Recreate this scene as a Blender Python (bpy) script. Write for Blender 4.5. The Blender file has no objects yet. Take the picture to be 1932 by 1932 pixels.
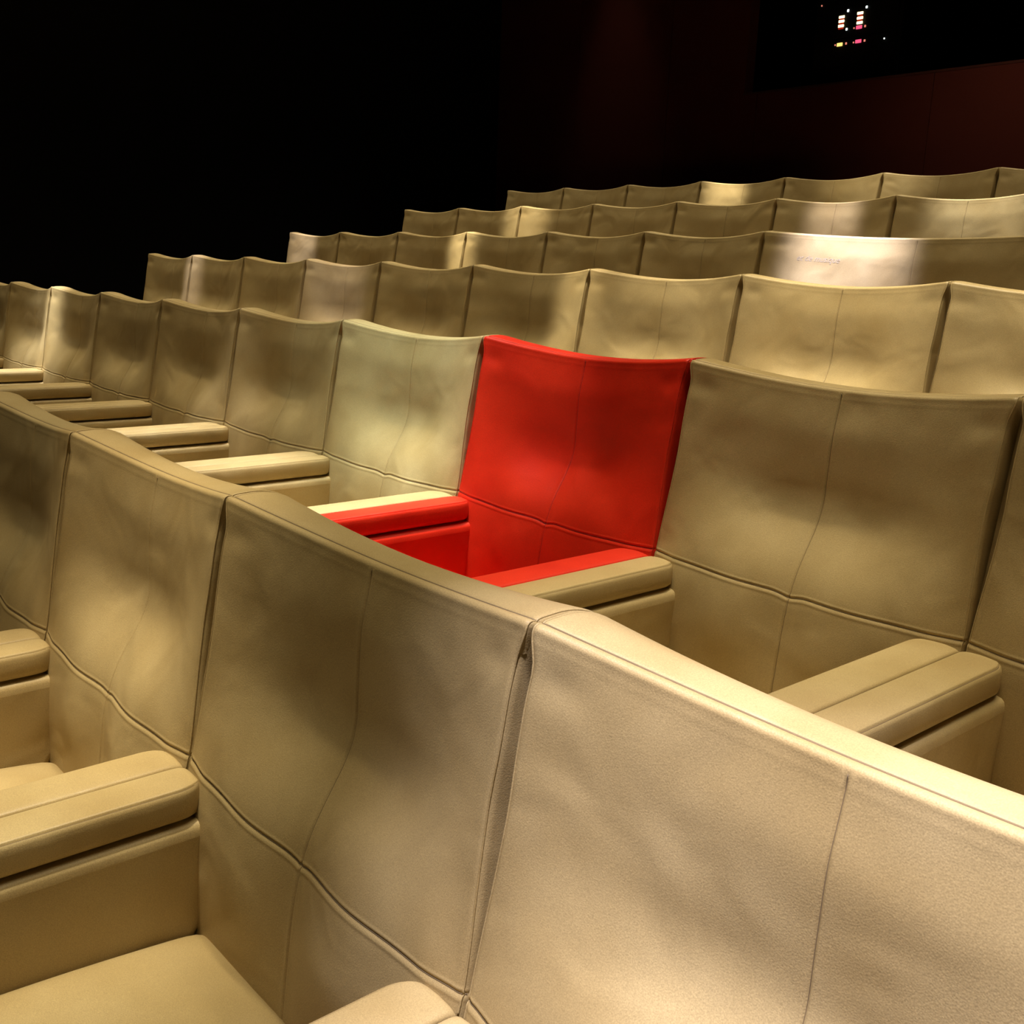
import bpy, math, random
import numpy as np
from mathutils import Vector, Matrix

random.seed(4)
S = 0.72                                   # seat pitch in metres
CAMZ = 1.4414
F_PX = 1963.3
ROW_Y = [v * S for v in (0.97069, 2.48768, 4.00787, 5.53463, 6.95282, 8.48392)]
ROW_Z = [CAMZ + v * S for v in (-0.50191, -0.24606, 0.01903, 0.29142, 0.60927, 0.92986)]   # top corner of the backrests
ROW_X = [v * S for v in (-1.07197, -1.06973, -2.05758, -4.08375, -4.03846, -4.07322)]
HS = 1.08                                  # height of a backrest corner over its own tier

scene = bpy.context.scene
col = scene.collection
scene.view_settings.view_transform = 'Standard'
scene.view_settings.look = 'None'
scene.view_settings.exposure = 0.0
scene.view_settings.gamma = 1.0
scene.view_settings.use_curve_mapping = False


# ------------------------------------------------------------------ materials
def new_mat(name):
    m = bpy.data.materials.new(name)
    m.use_nodes = True
    nt = m.node_tree
    return m, nt, nt.nodes['Principled BSDF']


def leather(name, rgb, dark, rough=0.46, wrinkle=0.35):
    m, nt, b = new_mat(name)
    N, L = nt.nodes, nt.links
    tc = N.new('ShaderNodeTexCoord')
    oi = N.new('ShaderNodeObjectInfo')
    off = N.new('ShaderNodeVectorMath'); off.operation = 'SCALE'
    comb = N.new('ShaderNodeCombineXYZ')
    L.new(oi.outputs['Random'], comb.inputs[0]); L.new(oi.outputs['Random'], comb.inputs[1])
    L.new(comb.outputs[0], off.inputs[0]); off.inputs['Scale'].default_value = 37.0
    add = N.new('ShaderNodeVectorMath'); add.operation = 'ADD'
    L.new(tc.outputs['Object'], add.inputs[0]); L.new(off.outputs[0], add.inputs[1])
    # hide tone, slightly uneven dye
    n0 = N.new('ShaderNodeTexNoise'); n0.inputs['Scale'].default_value = 5.0; n0.inputs['Detail'].default_value = 3
    L.new(add.outputs[0], n0.inputs['Vector'])
    mix = N.new('ShaderNodeMix'); mix.data_type = 'RGBA'
    mix.inputs[6].default_value = (*rgb, 1); mix.inputs[7].default_value = (*dark, 1)
    mr = N.new('ShaderNodeMapRange'); mr.inputs[1].default_value = 0.35; mr.inputs[2].default_value = 0.75
    L.new(n0.outputs[0], mr.inputs[0]); L.new(mr.outputs[0], mix.inputs[0])
    # speckled pores
    n3 = N.new('ShaderNodeTexNoise'); n3.inputs['Scale'].default_value = 650.0; n3.inputs['Detail'].default_value = 2
    L.new(add.outputs[0], n3.inputs['Vector'])
    mul = N.new('ShaderNodeMix'); mul.data_type = 'RGBA'; mul.blend_type = 'MULTIPLY'; mul.inputs[0].default_value = 1.0
    mr3 = N.new('ShaderNodeMapRange'); mr3.inputs[1].default_value = 0.3; mr3.inputs[2].default_value = 0.7
    mr3.inputs[3].default_value = 0.84; mr3.inputs[4].default_value = 1.12
    L.new(n3.outputs[0], mr3.inputs[0])
    L.new(mix.outputs[2], mul.inputs[6]); L.new(mr3.outputs[0], mul.inputs[7])
    L.new(mul.outputs[2], b.inputs['Base Color'])
    # soft wrinkles + grain
    n1 = N.new('ShaderNodeTexNoise'); n1.inputs['Scale'].default_value = 7.0; n1.inputs['Detail'].default_value = 1.5
    n1.inputs['Distortion'].default_value = 0.6
    L.new(add.outputs[0], n1.inputs['Vector'])
    b1 = N.new('ShaderNodeBump'); b1.inputs['Strength'].default_value = wrinkle; b1.inputs['Distance'].default_value = 0.02
    L.new(n1.outputs[0], b1.inputs['Height'])
    v = N.new('ShaderNodeTexVoronoi'); v.inputs['Scale'].default_value = 520.0
    L.new(add.outputs[0], v.inputs['Vector'])
    b2 = N.new('ShaderNodeBump'); b2.inputs['Strength'].default_value = 0.22; b2.inputs['Distance'].default_value = 0.0006
    L.new(v.outputs['Distance'], b2.inputs['Height']); L.new(b1.outputs[0], b2.inputs['Normal'])
    L.new(b2.outputs[0], b.inputs['Normal'])
    b.inputs['Roughness'].default_value = rough
    b.inputs['Specular IOR Level'].default_value = 0.35
    return m


def plain(name, rgb, rough=0.7, metal=0.0, noise=0.25, scale=40.0, bump=0.0):
    m, nt, b = new_mat(name)
    N, L = nt.nodes, nt.links
    tc = N.new('ShaderNodeTexCoord')
    n = N.new('ShaderNodeTexNoise'); n.inputs['Scale'].default_value = scale; n.inputs['Detail'].default_value = 4
    L.new(tc.outputs['Object'], n.inputs['Vector'])
    mix = N.new('ShaderNodeMix'); mix.data_type = 'RGBA'
    mix.inputs[6].default_value = (*[c * (1 - noise) for c in rgb], 1)
    mix.inputs[7].default_value = (*[min(1, c * (1 + noise)) for c in rgb], 1)
    L.new(n.outputs[0], mix.inputs[0]); L.new(mix.outputs[2], b.inputs['Base Color'])
    if bump:
        bp = N.new('ShaderNodeBump'); bp.inputs['Strength'].default_value = bump; bp.inputs['Distance'].default_value = 0.004
        L.new(n.outputs[0], bp.inputs['Height']); L.new(bp.outputs[0], b.inputs['Normal'])
    b.inputs['Roughness'].default_value = rough
    b.inputs['Metallic'].default_value = metal
    return m


def glow(name, rgb, strength):
    m, nt, b = new_mat(name)
    b.inputs['Base Color'].default_value = (*[c * .3 for c in rgb], 1)
    b.inputs['Emission Color'].default_value = (*rgb, 1)
    b.inputs['Emission Strength'].default_value = strength
    return m


BEIGE = leather('beige_leather', (0.45, 0.342, 0.160), (0.36, 0.258, 0.105))
RED = leather('red_leather', (0.66, 0.030, 0.008), (0.54, 0.016, 0.004), wrinkle=0.3)
THREAD = plain('brown_thread', (0.17, 0.12, 0.055), 0.8)
THREADR = plain('dark_red_thread', (0.22, 0.006, 0.003), 0.8)
SHELL = plain('seat_shell', (0.05, 0.045, 0.04), 0.6)
STEEL = plain('seat_steel', (0.09, 0.09, 0.09), 0.4, 0.8)
CARPET = plain('dark_carpet', (0.018, 0.010, 0.008), 0.95, bump=0.6, scale=300)
WALL = plain('brown_fabric_wall', (0.15, 0.024, 0.012), 0.9, bump=0.4, scale=220)
BLACKW = plain('black_wall', (0.002, 0.0017, 0.0017), 0.95)
BOOTH = plain('booth_black', (0.003, 0.003, 0.003), 0.9)
RACK = plain('rack_black', (0.006, 0.006, 0.007), 0.6)


# ------------------------------------------------------------------ mesh helpers
def mesh_obj(name, verts, faces, mat, parent=None, smooth=True, sharp=None):
    me = bpy.data.meshes.new(name)
    me.from_pydata([tuple(map(float, v)) for v in verts], [], faces)
    me.validate(); me.update()
    me.materials.append(mat)
    if smooth:
        me.polygons.foreach_set('use_smooth', [True] * len(me.polygons))
        if sharp:
            me.set_sharp_from_angle(angle=math.radians(sharp))
    o = bpy.data.objects.new(name, me)
    col.objects.link(o)
    if parent: o.parent = parent
    return o


def box(name, lo, hi, mat, parent=None, bev=0.0):
    import bmesh
    bm = bmesh.new()
    bmesh.ops.create_cube(bm, size=1)
    for v in bm.verts:
        v.co = Vector([(lo[k] + hi[k]) / 2 + v.co[k] * (hi[k] - lo[k]) for k in range(3)])
    if bev:
        bmesh.ops.bevel(bm, geom=bm.edges[:], offset=bev, segments=3, profile=0.6, affect='EDGES')
    me = bpy.data.meshes.new(name); bm.to_mesh(me); bm.free()
    me.materials.append(mat)
    o = bpy.data.objects.new(name, me); col.objects.link(o)
    if parent: o.parent = parent
    return o


def tube(name, pts, r, mat, parent=None, n=8):
    pts = [Vector(p) for p in pts]
    V, Fc = [], []
    for i, p in enumerate(pts):
        d = (pts[min(i + 1, len(pts) - 1)] - pts[max(i - 1, 0)]).normalized()
        a = d.cross(Vector((0.37, 0.21, 0.9))).normalized(); b = d.cross(a)
        for k in range(n):
            t = 2 * math.pi * k / n
            V.append(p + (a * math.cos(t) + b * math.sin(t)) * r)
    for i in range(len(pts) - 1):
        for k in range(n):
            Fc.append((i * n + k, i * n + (k + 1) % n, (i + 1) * n + (k + 1) % n, (i + 1) * n + k))
    Fc.append(tuple(range(n))[::-1]); Fc.append(tuple(range((len(pts) - 1) * n, len(pts) * n)))
    return mesh_obj(name, V, Fc, mat, parent)


# ------------------------------------------------------------------ the seat
# seat frame: x across (0 = middle of the seat), y backwards (0 = top front corner), z up (0 = tier floor)
def sm(a, b, x):
    t = np.clip((x - a) / (b - a), 0, 1)
    return t * t * (3 - 2 * t)


def gs(x, c, w):
    return np.exp(-((x - c) / w) ** 2)


RR = 0.008
ZB = 0.730                                 # length of the front face below the corner


def front_yz(u, v):
    """u across -1..1, v 0 at the top edge, 1 at the lumbar seam, 1.6 at the bottom"""
    a = np.abs(u)
    ztop = -0.0290 * (1 - a ** 1.9)
    zs = -0.4140 - 0.009 * (1 - a ** 2) - 0.007 * gs(u, 0, 0.07)
    z = np.where(v < 1, ztop + (zs - ztop) * v, zs + (v - 1) * (-(ZB - 0.425) / 0.6))
    y = np.where(v < 1, -0.073 * v, -0.073 - 0.034 * (1 - np.exp(-np.clip(v - 1, 0, 1) / 0.21)))
    c = 0.041 + 0.007 * sm(0.10, 0.60, v)
    C = c * (1 - sm(0.48, 1.04, v)) + 0.007 * sm(0.45, 1.0, v) * (1 - sm(1, 1.5, v))
    y = y + C * (1 - a ** 2.0)
    # the two soft lobes either side of the pinched middle
    y = y - 0.009 * (gs(u, 0.38, 0.24) + gs(u, -0.38, 0.24)) * gs(v, 0.92, 0.20)
    y = y + 0.011 * (sm(0.78, 1.0, a) - 0.75) * gs(v, 1.0, 0.35)
    y = y - 0.011 * (gs(u, 0.36, 0.2) + gs(u, -0.36, 0.2)) * gs(v, 1.20, 0.15) + 0.006 * gs(u, 0, 0.16) * gs(v, 1.25, 0.2)
    y = y + 0.004 * gs(u, 0, 0.09) * gs(v, 1.0, 0.25)
    # shallow hollows left by heads and the bulge above them
    y = y + 0.009 * (gs(u, 0.32, 0.24) + gs(u, -0.28, 0.26)) * gs(v, 0.66, 0.17)
    y = y + 0.009 * gs(u, 0.0, 0.42) * gs(v, 0.60, 0.2)
    y = y - 0.003 * gs(v, 0.20, 0.10) * gs(u, 0.0, 0.75)
    y = y + 0.004 * gs(a, 0.90, 0.10) * gs(v, 0.10, 0.05)
    return y, z


def make_backrest(W, mat, parent, name='backrest'):
    """closed loop: front face, top pad, rear shell; all of it one padded body"""
    ua = np.concatenate([np.linspace(0, 0.02, 7), np.linspace(0.03, 0.86, 40), np.linspace(0.875, 1.0, 22)])
    U = np.concatenate([-ua[::-1][:-1], ua])
    if W > S * 1.5: pass
    d = 0.0014
    vf = np.concatenate([np.linspace(1.6, 1.06, 20), np.linspace(1.045, 0.965, 30), np.linspace(0.95, 0.06, 56), np.linspace(0.05, 0.0, 8)])
    U2, V2 = np.meshgrid(U, vf)
    Y, Z = front_yz(U2, V2)
    # seams: lumbar double welt and the thin centre stitch
    hw = 0.004
    seam = lambda q: 0.0015 * gs(q, 0, hw) - 0.0009 * gs(q, 0.013, 0.006) - 0.0007 * gs(q, -0.012, 0.005)
    Y = Y + seam(V2 - 1.0)
    Y = Y - 0.00025 * gs(V2, 0.026, 0.007) + sm(0.0, 0.03, V2) * 0.0022 * gs(U2, 0, 0.0042) - 0.0007 * (gs(U2, 0.014, 0.008) + gs(U2, -0.014, 0.008))
    # roll the face in at both sides
    e0 = 1 - 0.013 / (W / 2)
    er = np.clip((np.abs(U2) - e0) / (1 - e0), 0, 1)
    roll = 0.013 * (1 - np.sqrt(np.clip(1 - er ** 2, 0, 1)))
    Y = Y + roll
    ins = 0.0012 + 0.0085 * sm(0.0, 0.10, V2) * (1 - sm(0.3, 1.02, V2)) + 0.0035 * sm(.3, .5, V2) * (1 - sm(.6, 1.02, V2))
    X = U2 * (W / 2 - ins)
    P = [np.stack([X, Y, Z], -1)]
    # top pad
    u = U
    yt, zt = front_yz(u, np.zeros_like(u))
    a = np.abs(u)
    Xt = u * (W / 2 - 0.0012)
    T = 0.125
    er1 = np.clip((a - e0) / (1 - e0), 0, 1)
    rl = 0.013 * (1 - np.sqrt(np.clip(1 - er1 ** 2, 0, 1)))
    cdip = 0.0022 * gs(u, 0, 0.0042)
    thick = T - 0.035 * (1 - a ** 2)
    rows_ = []
    rr = RR
    # rounded front edge then seam groove then the pad
    for ang in np.linspace(15, 90, 7):
        t = math.radians(ang)
        rows_.append((rr * (1 - math.cos(t)), rr * math.sin(t) - 0.0, 0))
    for k, t in enumerate([0.004, 0.0055, 0.0065, 0.0075, 0.009, 0.012, 0.02]):
        g = [-0.0004, -0.0015, -0.0022, -0.0015, 0.0, 0.001, 0.0018][k]
        rows_.append((rr + t, rr + g, 0))
    for t in np.linspace(0.03, 1.0, 22):
        rows_.append((None, t, 0))
    for r0 in rows_:
        if r0[0] is not None:
            yy = yt + r0[0]; zz = zt + r0[1]
            yy = yy + rl * (1 - r0[0] / 0.03 if r0[0] < 0.03 else 0)
        else:
            t = r0[1]
            y0 = 0.036
            yy = yt + y0 + (thick - y0) * t
            crown = RR + 0.0022 + 0.002 * math.sin(math.pi * min(1, t * 1.1)) - 0.020 * t ** 2.2
            zz = zt + crown + (0.0 if t < .75 else -0.014 * ((t - .75) / .25) ** 2)
        zz = zz - rl * 0.55 - 0.0 * cdip
        P.append(np.stack([Xt, yy, zz], -1)[None])
    # rear
    last = P[-1][0]
    for h in np.linspace(0.03, 1.0, 14):
        zz = last[:, 2] - 0.03 * h - 0.60 * h
        yy = last[:, 1] + 0.012 * np.sin(min(1, h * 4) * math.pi / 2) - 0.055 * h
        P.append(np.stack([last[:, 0] * 0.985, yy, zz], -1)[None])
    G = np.concatenate(P, 0)
    G[..., 2] += HS - RR
    nr, nc = G.shape[:2]
    V = G.reshape(-1, 3)
    F = []
    for i in range(nr - 1):
        for j in range(nc - 1):
            q = i * nc + j
            F.append((q, q + 1, q + nc + 1, q + nc))
    # bottom strip
    for j in range(nc - 1):
        F.append((j, (nr - 1) * nc + j, (nr - 1) * nc + j + 1, j + 1))
    # padded side boxing: strips between matching front and rear/top rows
    V = V.tolist()
    for side, j in ((-1, 0), (1, nc - 1)):
        ring = [i * nc + j for i in range(nr)]
        F.append(tuple(ring) if side < 0 else tuple(ring[::-1]))
    o = mesh_obj(name, V, F, mat, parent, sharp=50)
    nf = len(vf)
    top = nf + 7 + 2
    thread = THREADR if mat is RED else THREAD
    cj = nc // 2
    tube('stitching', [tuple(G[top, j] + np.array([0, 0, .0009])) for j in range(2, nc - 2)], 0.0013, thread, o, 6)
    tube('stitching', [tuple(G[i, cj] + np.array([0, .0001, 0])) for i in range(0, nf)], 0.0008, thread, o, 6)
    si = int(np.argmin(np.abs(vf - 1.0)))
    tube('stitching', [tuple(G[si, j] + np.array([0, -.0001, 0])) for j in range(1, nc - 1)], 0.0009, thread, o, 6)
    return o, G


def make_pad(side, mat, parent, W):
    """upholstered armrest pad; side -1 = left arm of the seat"""
    w, h, Ln = 0.086, 0.052, 0.56
    y_back = -0.078
    zt = HS - 0.4310
    # cross section, from outer bottom round the top to the inner bottom (x local 0 = junction side)
    sec = []
    def arc(cx, cz, r, a0, a1, n):
        for k in range(n + 1):
            t = math.radians(a0 + (a1 - a0) * k / n); sec.append((cx + r * math.cos(t), cz + r * math.sin(t)))
    sec.append((0.003, -h)); sec.append((0.0015, -h + .004)); sec.append((0.0012, -0.012))
    arc(0.0082, -0.0075, 0.007, 180, 100, 5)
    for x in (0.012, 0.014, 0.022, 0.032, 0.043, 0.054, 0.064, 0.072):
        sec.append((x, 0.0 + 0.0025 * math.sin(math.pi * min(1, max(0, (x - .008) / .07)))))
    sec += [(0.0762, 0.0004), (0.0782, -0.0008), (0.0790, -0.0046), (0.0806, -0.0048), (0.0818, -0.0030), (0.0838, -0.0050), (0.0853, -0.0095),
            (0.0862, -0.018), (0.0866, -0.028), (0.0862, -0.038), (0.0840, -0.047), (0.078, -h), (0.05, -h - 0.001)]
    sec = np.array(sec)
    ys = []
    n = 9
    for k in range(n):
        t = math.pi / 2 * k / (n - 1)
        ys.append((y_back - 0.034 * (1 - math.sin(t)), math.sin(t)))
    # station list: (y, plan shrink on the inner side, height shrink)
    st = []
    for k in range(10):
        t = math.pi / 2 * k / 9
        st.append((y_back - 0.046 * (1 - math.cos(t)), 0.40 * (1 - math.sin(t)), 0.012 * (1 - math.sin(t)) ** 2))
    for y in np.linspace(y_back - 0.06, y_back - Ln + 0.05, 14): st.append((y, 0, 0))
    for k in range(9, -1, -1):
        t = math.pi / 2 * k / 9
        st.append((y_back - Ln + 0.04 * (1 - math.cos(t)), 0.35 * (1 - math.sin(t)), 0.02 * (1 - math.sin(t)) ** 2))
    V, F = [], []
    m = len(sec)
    for (y, s, dz) in st:
        for (x, z) in sec:
            xx = x * (1 - s) if x > 0.01 else x
            X = (-W / 2 + xx) * (1 if side < 0 else -1)
            V.append((X, y, zt + z - dz * (1 if z > -0.03 else 0) + (0.0)))
    for i in range(len(st) - 1):
        for k in range(m):
            q = (i * m + k, i * m + (k + 1) % m, (i + 1) * m + (k + 1) % m, (i + 1) * m + k)
            F.append(q if side > 0 else q[::-1])
    F.append(tuple(range(m)) if side < 0 else tuple(range(m))[::-1])
    e = tuple(range((len(st) - 1) * m, len(st) * m)); F.append(e[::-1] if side < 0 else e)
    o = mesh_obj('armrest_pad', V, F, mat, parent, sharp=60)
    k = [i for i, q in enumerate(sec) if abs(q[0] - 0.0790) < 1e-6][0]
    tube('stitching', [tuple(V[i * m + k]) for i in range(2, len(st) - 2)], 0.0009, THREADR if mat is RED else THREAD, o, 6)
    return o


def make_panel(side, mat, parent, W):
    """upholstered side under the armrest"""
    zt = HS - 0.489
    prof = [(-0.052, zt - 0.012), (-0.056, zt - 0.003), (-0.064, zt), (-0.10, zt - 0.0005)]
    out = []
    V, F = [], []
    xs = [(0.0015, 0.006), (0.005, 0.001), (0.03, 0), (0.076, 0), (0.084, 0.0018), (0.089, 0.006), (0.0915, 0.012), (0.0925, 0.022)]
    # (x, inset) rings: outline in yz shrunk by inset
    def outline(ins):
        pts = []
        y1, y0, z1, z0 = -0.030 - ins, -0.645 + ins, zt - ins, 0.13
        r = 0.022
        for k in range(7):
            t = math.radians(0 + 90 * k / 6); pts.append((y1 - r + r * math.cos(t), z1 - r + r * math.sin(t)))
        for k in range(1, 10): pts.append((y1 - r + (y0 - y1 + 2 * r + .06) * k / 9, z1))
        for k in range(7):
            t = math.radians(90 + 90 * k / 6); pts.append((y0 + .08 + .08 * math.cos(t), z1 - .08 + .08 * math.sin(t)))
        pts += [(y0, z0 + .15), (y0 + .02, z0), (y1 - .06, z0), (y1 - 0.085, z0 + .18), (y1 - .08, z0 + .26), (y1 - .035, z1 - .12), (y1 - .008, z1 - .06)]
        return pts
    m = len(outline(0))
    for x, ins in xs:
        for (y, z) in outline(ins):
            V.append(((-W / 2 + x) * (1 if side < 0 else -1), y, z))
    for i in range(len(xs) - 1):
        for k in range(m):
            q = (i * m + k, (i + 1) * m + k, (i + 1) * m + (k + 1) % m, i * m + (k + 1) % m)
            F.append(q if side < 0 else q[::-1])
    a = tuple(range(m)); b = tuple(range((len(xs) - 1) * m, len(xs) * m))
    F.append(a if side > 0 else a[::-1]); F.append(b if side < 0 else b[::-1])
    return mesh_obj('arm_panel', V, F, mat, parent, sharp=50)


def make_cushion(mat, parent, W):
    hx = W / 2 - 0.0945
    yb, yf = -0.088, -0.61
    us = np.concatenate([[-1, -.997, -.99, -.975, -.95], np.linspace(-.9, .9, 31), [.95, .975, .99, .997, 1]])
    ts = np.concatenate([[0, .003, .01, .025, .05], np.linspace(.08, .92, 25), [.95, .975, .99, .997, 1]])
    V, F = [], []
    n = len(us)
    for t in ts:
        for u in us:
            x = u * hx; y = yb + (yf - yb) * t
            z = HS - 0.690 + 0.055 * t * (1 - .35 * t)
            eu = 1 - abs(u); et = min(t, 1 - t)
            edge = (1 - math.exp(-eu * hx / 0.010)) * (1 - math.exp(-et * 0.48 / 0.012))
            z += 0.030 * edge + 0.016 * math.sin(math.pi * t) ** .7 * (1 - u * u)
            z += 0.0035 * math.sin(9 * t + 2.2 * u) * (1 - u * u) * math.sin(math.pi * t)
            V.append((x, y, z))
    for i in range(len(ts) - 1):
        for j in range(n - 1):
            q = i * n + j; F.append((q, q + n, q + n + 1, q + 1))
    # skirt and bottom
    ring = [j for j in range(n)] + [i * n + n - 1 for i in range(1, len(ts))] + [(len(ts) - 1) * n + j for j in range(n - 2, -1, -1)] + [i * n for i in range(len(ts) - 2, 0, -1)]
    base = len(V)
    for q in ring:
        x, y, z = V[q]; V.append((x * .97, y + (0.01 if y < -.4 else -.0), HS - 0.80))
    m = len(ring)
    for k in range(m):
        F.append((ring[k], ring[(k + 1) % m], base + (k + 1) % m, base + k))
    F.append(tuple(base + k for k in range(m))[::-1])
    return mesh_obj('seat_cushion', V, F, mat, parent, sharp=60)


def seat_root(name, loc, label, group, cat='cinema seat'):
    o = bpy.data.objects.new(name, None); col.objects.link(o)
    o.empty_display_size = 0.2
    o.location = loc
    o['label'] = label; o['category'] = cat
    if group: o['group'] = group
    return o


def build_seat(name, W, mat):
    t = seat_root(name, (0, 0, 0), '', None)
    b, G = make_backrest(W, mat, t)
    # piping down both side edges
    nc = G.shape[1]
    for j, dx in ((2, 1), (nc - 3, -1)):
        pts = [tuple(G[i, j] + np.array([0, -0.0006, 0])) for i in list(range(20, 106, 2)) + list(range(106, 145))]
        tube('piping', pts, 0.0013, mat, b)
    for s in (-1, 1):
        make_pad(s, mat, t, W)
        make_panel(s, mat, t, W)
    make_cushion(mat, t, W)
    box('rear_shell', (-W / 2 + .02, -0.02, 0.30), (W / 2 - .02, 0.045, 0.46), SHELL, t, 0.01)
    box('pedestal', (-W / 2 + .012, -0.50, 0.0), (W / 2 - .012, -0.10, 0.275), SHELL, t, 0.012)
    return t


def copy_seat(src, name=None):
    r = src.copy(); col.objects.link(r)
    for ch in list(src.children):
        c = ch.copy(); col.objects.link(c); c.parent = r
        for g in list(ch.children):
            d = g.copy(); col.objects.link(d); d.parent = c
    return r


beige = build_seat('cinema_armchair', S, BEIGE)
red = build_seat('cinema_armchair', S, RED)
love = build_seat('double_cinema_armchair', 2 * S, BEIGE)
used = False

ORD = ['', 'second', 'third', 'fourth', 'fifth', 'sixth', 'seventh', 'eighth', 'ninth', 'tenth']
LABELS = {
    (0, -1): 'pale beige leather seat back filling the bottom right corner, brightly lit and nearest of all',
    (0, 0): 'olive beige leather seat in front row, second from right, with shaded hollow back',
    (0, 1): 'tan leather seat in front row, third from the right, left of the double armrest',
    (0, 2): 'tan leather seat of front row cut off by the left edge of the picture',
    (1, 1): 'bright red leather cinema seat, the only red one, in the second row',
    (1, 0): 'olive beige leather seat directly right of the red seat',
    (1, -1): 'beige leather seat at the right edge, second right of the red seat',
    (1, 2): 'pale greenish beige leather seat directly left of the red seat',
    (1, 3): 'shaded beige leather seat second to the left of the red seat',
    (1, 4): 'dark tan leather seat third to the left of the red seat',
    (1, 5): 'dark tan leather seat fourth to the left of the red seat',
    (1, 6): 'beige leather seat fifth to the left of the red seat, lit brightly on one edge',
    (1, 7): 'beige leather seat sixth to the left of the red seat, beside a bright edge',
    (1, 8): 'beige leather seat of red seat\'s row cut off by the left picture edge',
}
ROWN = ['front row', 'second row', 'third row', 'fourth row', 'fifth row', 'back row']
GROUPS = ['beige leather seats in the front row', 'beige leather seats in the row of the red seat',
          'beige leather seats in the third row', 'beige leather seats in the fourth row',
          'beige leather seats in the fifth row', 'beige leather seats in the back row']
# junction index ranges, counted leftwards; the left aisle is at the last one
RANGE = [(-1, 3), (-1, 9), (-1, 8), (0, 6), (-1, 6), (-1, 6)]
for r in range(6):
    a, bnd = RANGE[r]
    for i in range(a, bnd):
        if (r, i) == (1, 1):
            o = red
        else:
            o = copy_seat(beige) if used else beige
            used = True
        x = ROW_X[r] - (i + 0.5) * S
        o.location = (x, ROW_Y[r], ROW_Z[r] - HS)
        if (r, i) in LABELS:
            o['label'] = LABELS[(r, i)]
        else:
            k = bnd - i
            if k == 1: o['label'] = 'beige leather seat at the left aisle end of the %s' % ROWN[r]
            else: o['label'] = 'beige leather seat, %s from the left aisle end in the %s' % (ORD[k - 1], ROWN[r])
        if (r, i) != (1, 1):
            o['group'] = GROUPS[r]
love.location = (ROW_X[3] + S, ROW_Y[3], ROW_Z[3] - HS)
love['label'] = 'double width beige leather love seat under a bright spotlight at right of the fourth row'
love['category'] = 'love seat'

# faint lettering on the love seat's backrest
def text_part(body, size, parent, mat, fn, name='embossed_lettering'):
    c = bpy.data.curves.new(name, 'FONT'); c.body = body; c.size = size; c.extrude = 0.0004; c.shear = 0.35
    c.align_x = 'CENTER'
    tmp = bpy.data.objects.new('tmp', c); col.objects.link(tmp)
    dg = bpy.context.evaluated_depsgraph_get()
    me = bpy.data.meshes.new_from_object(tmp.evaluated_get(dg))
    bpy.data.objects.remove(tmp)
    for v in me.vertices: v.co = Vector(fn(v.co.x, v.co.y, v.co.z))
    me.name = name
    me.materials.clear(); me.materials.append(mat)
    o = bpy.data.objects.new(name, me); col.objects.link(o); o.parent = parent
    return o


LETTER = plain('letter_ink', (0.36, 0.29, 0.19), 0.6)
W2 = 2 * S


def on_love(x, z, h):
    xx = -0.43 + x; vz = 0.105 - z
    v = vz / 0.41
    y, zz = front_yz(np.array(xx / (W2 / 2)), np.array(v))
    return (xx, float(y) - 0.0006 - h, float(zz) + HS - RR)


lb = [c for c in love.children if c.name.startswith('backrest')][0]
lo = text_part('et de musique', 0.036, lb, LETTER, on_love)
lo['label'] = 'faint grey lettering'


# ------------------------------------------------------------------ the room
def struct(o):
    o['kind'] = 'structure'; return o


XL, XR = -9.4, 3.2
YW = 7.75                                   # face of the back wall
YF = -4.5
ZC = 5.6
fl = [r - HS for r in ROW_Z]
# stepped floor: one riser behind every row
edges = [YF] + [ROW_Y[k] + 0.30 for k in range(5)] + [YW + 2.0]
V, F = [], []
pr = []
for k in range(6):
    pr += [(edges[k], fl[k]), (edges[k + 1], fl[k])]
pr += [(YW + 2.0, -0.6), (YF, -0.6)]
n = len(pr)
for x in (XL, XR):
    for (y, z) in pr: V.append((x, y, z))
for k in range(n): F.append((k, (k + 1) % n, n + (k + 1) % n, n + k))
F.append(tuple(range(n))[::-1]); F.append(tuple(range(n, 2 * n)))
struct(mesh_obj('floor', V, F, CARPET, smooth=False))
struct(box('wall_left', (XL - .2, YF, -0.6), (XL, YW + 2.0, ZC), BLACKW))
struct(box('wall_right', (XR, YF, -0.6), (XR + .2, YW + 2.0, ZC), BLACKW))
struct(box('wall_front', (XL - .2, YF - .2, -0.6), (XR + .2, YF, ZC), BLACKW))
struct(box('ceiling', (XL - .2, YF - .2, ZC), (XR + .2, YW + 2.2, ZC + .2), BLACKW))
# back wall with the wide projection opening
ox0 = -5.62 * YW / 7.2
oz0 = CAMZ + 1.447 * YW / 7.2
oz1 = oz0 + 1.1
wv = []
wf = []
def addbox(lo, hi):
    b0 = len(wv)
    for x in (lo[0], hi[0]):
        for y in (lo[1], hi[1]):
            for z in (lo[2], hi[2]): wv.append((x, y, z))
    for q in ((0, 1, 3, 2), (4, 6, 7, 5), (0, 4, 5, 1), (2, 3, 7, 6), (0, 2, 6, 4), (1, 5, 7, 3)):
        wf.append(tuple(b0 + k for k in q))
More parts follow.
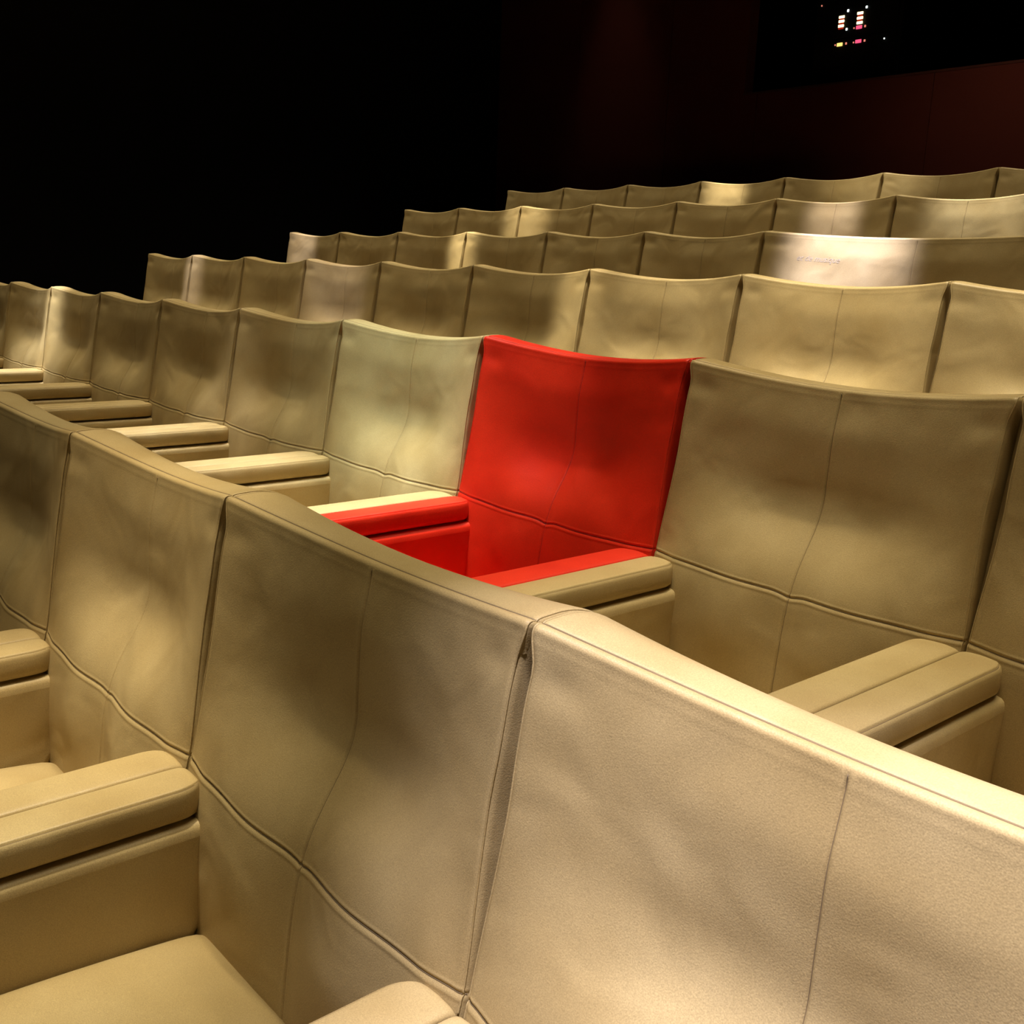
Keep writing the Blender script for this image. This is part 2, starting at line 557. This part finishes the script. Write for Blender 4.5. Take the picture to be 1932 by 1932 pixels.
# fabric panels with narrow joints
xs = [XL, -8.15, -6.93, ox0]
zb = fl[5] - 0.02
for k in range(3): addbox((xs[k] + .003, YW, zb), (xs[k + 1] - .003, YW + .12, ZC))
px = ox0 - 0.003
jn = [ox0, ox0 + .14, -4.3, -2.6, -0.9, 0.8, XR]
for k in range(6): addbox((jn[k] + (.003 if k else -.003), YW, zb), (jn[k + 1] - .003, YW + .12, oz0))
addbox((ox0, YW, oz1), (XR, YW + .12, ZC))
struct(mesh_obj('wall_back', wv, wf, WALL, smooth=False))
struct(box('trim_1', (ox0 - .01, YW - .002, oz0 - .012), (XR, YW + .14, oz0 + .006), plain('sill', (0.10, 0.022, 0.012), .7)))
# projection booth behind the opening
struct(box('wall_booth', (XL, YW + 1.9, zb), (XR, YW + 2.0, ZC), BOOTH))

# rack with level meters standing in the booth
RY = 8.3
rk = seat_root('equipment_rack', (-5.40, RY + .25, fl[5]), 'black equipment rack with glowing yellow and pink level lights in the dark booth', None, 'equipment')
ox, oy, oz = rk.location
def rb(name, lo, hi, mat, par=None, bev=0.004):
    o = box(name, (lo[0] - ox, lo[1] - oy, lo[2] - oz), (hi[0] - ox, hi[1] - oy, hi[2] - oz), mat, rk, bev)
    if par: o.parent = par
    return o
rb('rack_cabinet', (-5.78, RY + .02, oz), (-4.95, RY + .5, CAMZ + 2.45), RACK, None, .01)
p1 = rb('front_panel', (-5.74, RY + .005, CAMZ + 2.03), (-4.99, RY + .022, CAMZ + 2.33), RACK)
p2 = rb('front_panel', (-5.74, RY + .005, CAMZ + 1.80), (-4.99, RY + .022, CAMZ + 2.02), RACK)
YEL = glow('lamp_yellow', (1.0, 0.78, 0.38), 3.0)
GOLD = glow('lamp_gold', (1.0, 0.62, 0.16), 1.6)
PNK = glow('lamp_pink', (1.0, 0.10, 0.22), 1.1)
REDL = glow('lamp_red', (0.45, 0.02, 0.008), 0.8)
WHT = glow('lamp_white', (0.9, 1.0, 0.95), 1.6)
SAL = glow('lamp_salmon', (1.0, 0.30, 0.20), 0.8)
lamps = [('A', -5.515, 2.195, .052, .0205, YEL), ('B', -5.514, 2.161, .052, .0205, YEL), ('C', -5.514, 2.124, .052, .0205, YEL),
         ('E', -5.509, 1.976, .052, .027, GOLD),
         ('a', -5.340, 2.201, .054, .0205, YEL), ('b', -5.338, 2.163, .054, .0205, YEL), ('c', -5.337, 2.126, .054, .0205, YEL),
         ('d', -5.338, 2.091, .054, .027, PNK), ('e', -5.331, 1.980, .054, .027, PNK)]
for n_, x, z, w, h, m in lamps:
    rb('indicator_light', (x - w / 2, RY - .003, CAMZ + z - h / 2), (x + w / 2, RY + .006, CAMZ + z + h / 2), m, p1 if z > 2.03 else p2, .003)
for x, z in ((-5.515, 2.178), (-5.514, 2.1425), (-5.514, 2.105), (-5.339, 2.182), (-5.338, 2.1445)):
    rb('indicator_light', (x - .024, RY - .001, CAMZ + z - .006), (x + .024, RY + .006, CAMZ + z + .006), REDL, p1, .001)
for x, z, r_, m in ((-5.459, 2.237, .011, WHT), (-5.285, 2.24, .010, WHT), (-5.456, 2.091, .010, WHT), (-5.385, 2.09, .006, SAL), (-5.281, 2.092, .009, SAL),
                    (-5.553, 1.977, .006, SAL), (-5.447, 1.977, .009, SAL), (-5.376, 1.976, .006, SAL), (-5.272, 1.978, .009, SAL),
                    (-5.725, 2.314, .006, SAL), (-5.09, 1.971, .006, WHT)):
    rb('indicator_light', (x - r_ * .8, RY - .003, CAMZ + z - r_), (x + r_ * .8, RY + .006, CAMZ + z + r_), m, p1 if z > 2.03 else p2, r_ * .45)


# ------------------------------------------------------------------ light
def spot(x, y, z, tx, ty, tz, power, deg, blend=0.8, rgb=(1, 0.86, 0.66), rad=0.06):
    l = bpy.data.lights.new('ceiling_spot', 'SPOT')
    l.energy = power; l.spot_size = math.radians(deg); l.spot_blend = blend; l.color = rgb; l.shadow_soft_size = rad
    o = bpy.data.objects.new('ceiling_spot', l); col.objects.link(o)
    o.location = (x, y, z)
    o.rotation_euler = (Vector((tx, ty, tz)) - Vector((x, y, z))).to_track_quat('-Z', 'Y').to_euler()
    return o


def seat_pt(r, i, dz=-0.1, dy=0.0):
    return (ROW_X[r] - i * S, ROW_Y[r] + dy, ROW_Z[r] + dz)


WARM = (1, 0.90, 0.72); TAN = (1, 0.80, 0.55); COOL = (0.82, 1.0, 0.98); PINK = (1, 0.93, 1.15); WHITE = (1, 0.98, 0.98)


def pool(r, i, power, deg, rgb=WARM, dz=-0.1, sx=0.0, sy=-1.0, blend=1.0, rad=0.05, dy=0.0):
    t = seat_pt(r, i, dz, dy)
    return spot(t[0] + sx, t[1] + sy, ZC - 0.15, t[0], t[1], t[2], power, deg, blend, rgb, rad)


# invented overhead fill per row for ambient light, a little before the backrests
def strip(r, x0, x1, power, rgb=(1, 0.86, 0.60), sy=-0.52, spread=50):
    l = bpy.data.lights.new('fill_strip', 'AREA'); l.shape = 'RECTANGLE'
    l.size = x1 - x0; l.size_y = 0.12; l.energy = power * (x1 - x0); l.color = rgb; l.spread = math.radians(spread)
    o = bpy.data.objects.new('fill_strip', l); col.objects.link(o)
    o.location = ((x0 + x1) / 2, ROW_Y[r] + sy, ZC - 0.1)
    return o


for r, p in enumerate((3.1, 2.5, 5.2, 3.8, 4.4, 5.0)):
    strip(r, -8.2, 1.2, p)
# narrow beam downlights: (row, seat position counted from the first joint leftwards, power, cone, colour)
pool(0, -0.85, 2400, 23, PINK, -0.2)
pool(0, -0.4, 200, 14, WHITE, 0.0, sy=0.0, dy=0.06)
pool(0, 1.6, 420, 15, TAN, -0.3)
pool(0, 1.3, 1100, 16, WARM, -0.43, sy=0, dy=-0.35)
pool(1, 2.5, 1150, 12, COOL, -0.06)
pool(1, 1.8, 600, 9, WHITE, -0.06)
pool(1, 3.2, 260, 9, COOL, -0.1)
pool(1, 7.0, 2400, 4.5, WHITE, -0.2)
pool(1, 2.25, 2300, 13, WHITE, -0.43, sy=0, dy=-0.40)
pool(1, 0.6, 500, 16, WARM, -0.43, sy=0, dy=-0.35)
pool(1, 3.02, 1700, 8, WHITE, -0.43, sy=0, dy=-0.38)
pool(1, 4.0, 1500, 13, WHITE, -0.43, sy=0, dy=-0.42)
pool(1, 7.2, 2000, 16, WHITE, -0.43, sy=0, dy=-0.42)
pool(2, -0.6, 1100, 14, WARM, -0.15)
pool(2, 0.5, 1400, 13, WARM, -0.15)
pool(2, 1.45, 1000, 10, WARM, -0.15)
pool(2, 2.08, 1500, 5, WARM, -0.2)
pool(2, 4.6, 600, 10, PINK, -0.15)
pool(2, 7.0, 1200, 4.5, PINK, -0.15)
pool(3, -0.58, 4600, 10, (.98, .95, 1.35), -0.07)
pool(3, 3.07, 2400, 5, WARM, -0.1)
pool(3, 5.75, 1300, 6, PINK, -0.1)
pool(4, 0.5, 1700, 6, PINK, -0.1)
pool(4, -0.6, 1900, 10, WHITE, 0.0, sy=-.4)
pool(4, 3.95, 1500, 9, WARM, -0.05)
pool(5, 2.7, 1900, 7, WARM, -0.02)
pool(5, 1.1, 600, 15, WARM, -0.05)
# added spots, a faint wash to raise the back wall's brightness
spot(-2.6, YW - 2.0, ZC - .15, -2.8, YW, 2.4, 90, 75, 1.0, (1, .8, .55), 0.1)
spot(-7.6, YW - .7, ZC - .15, -7.6, YW, 2.6, 14, 35, 1.0, (1, .8, .6), 0.1)

w = bpy.data.worlds.new('dark'); scene.world = w
w.use_nodes = True
w.node_tree.nodes['Background'].inputs[0].default_value = (0.004, 0.003, 0.002, 1)
w.node_tree.nodes['Background'].inputs[1].default_value = 0.2

# ------------------------------------------------------------------ camera
yaw, pit, roll = 0.85491, -0.22902, 0.03839
f = Vector((-math.sin(yaw) * math.cos(pit), math.cos(yaw) * math.cos(pit), math.sin(pit)))
r0 = Vector((math.cos(yaw), math.sin(yaw), 0)); u0 = r0.cross(f)
rv = r0 * math.cos(roll) + u0 * math.sin(roll); uv = -r0 * math.sin(roll) + u0 * math.cos(roll)
cd = bpy.data.cameras.new('camera'); cam = bpy.data.objects.new('camera', cd); col.objects.link(cam)
M = Matrix((rv, uv, -f)).transposed().to_4x4(); M.translation = Vector((0, 0, CAMZ))
cam.matrix_world = M
cd.sensor_width = 36; cd.lens = 36 * F_PX / 1932; cd.clip_start = 0.02; cd.clip_end = 100
scene.camera = cam
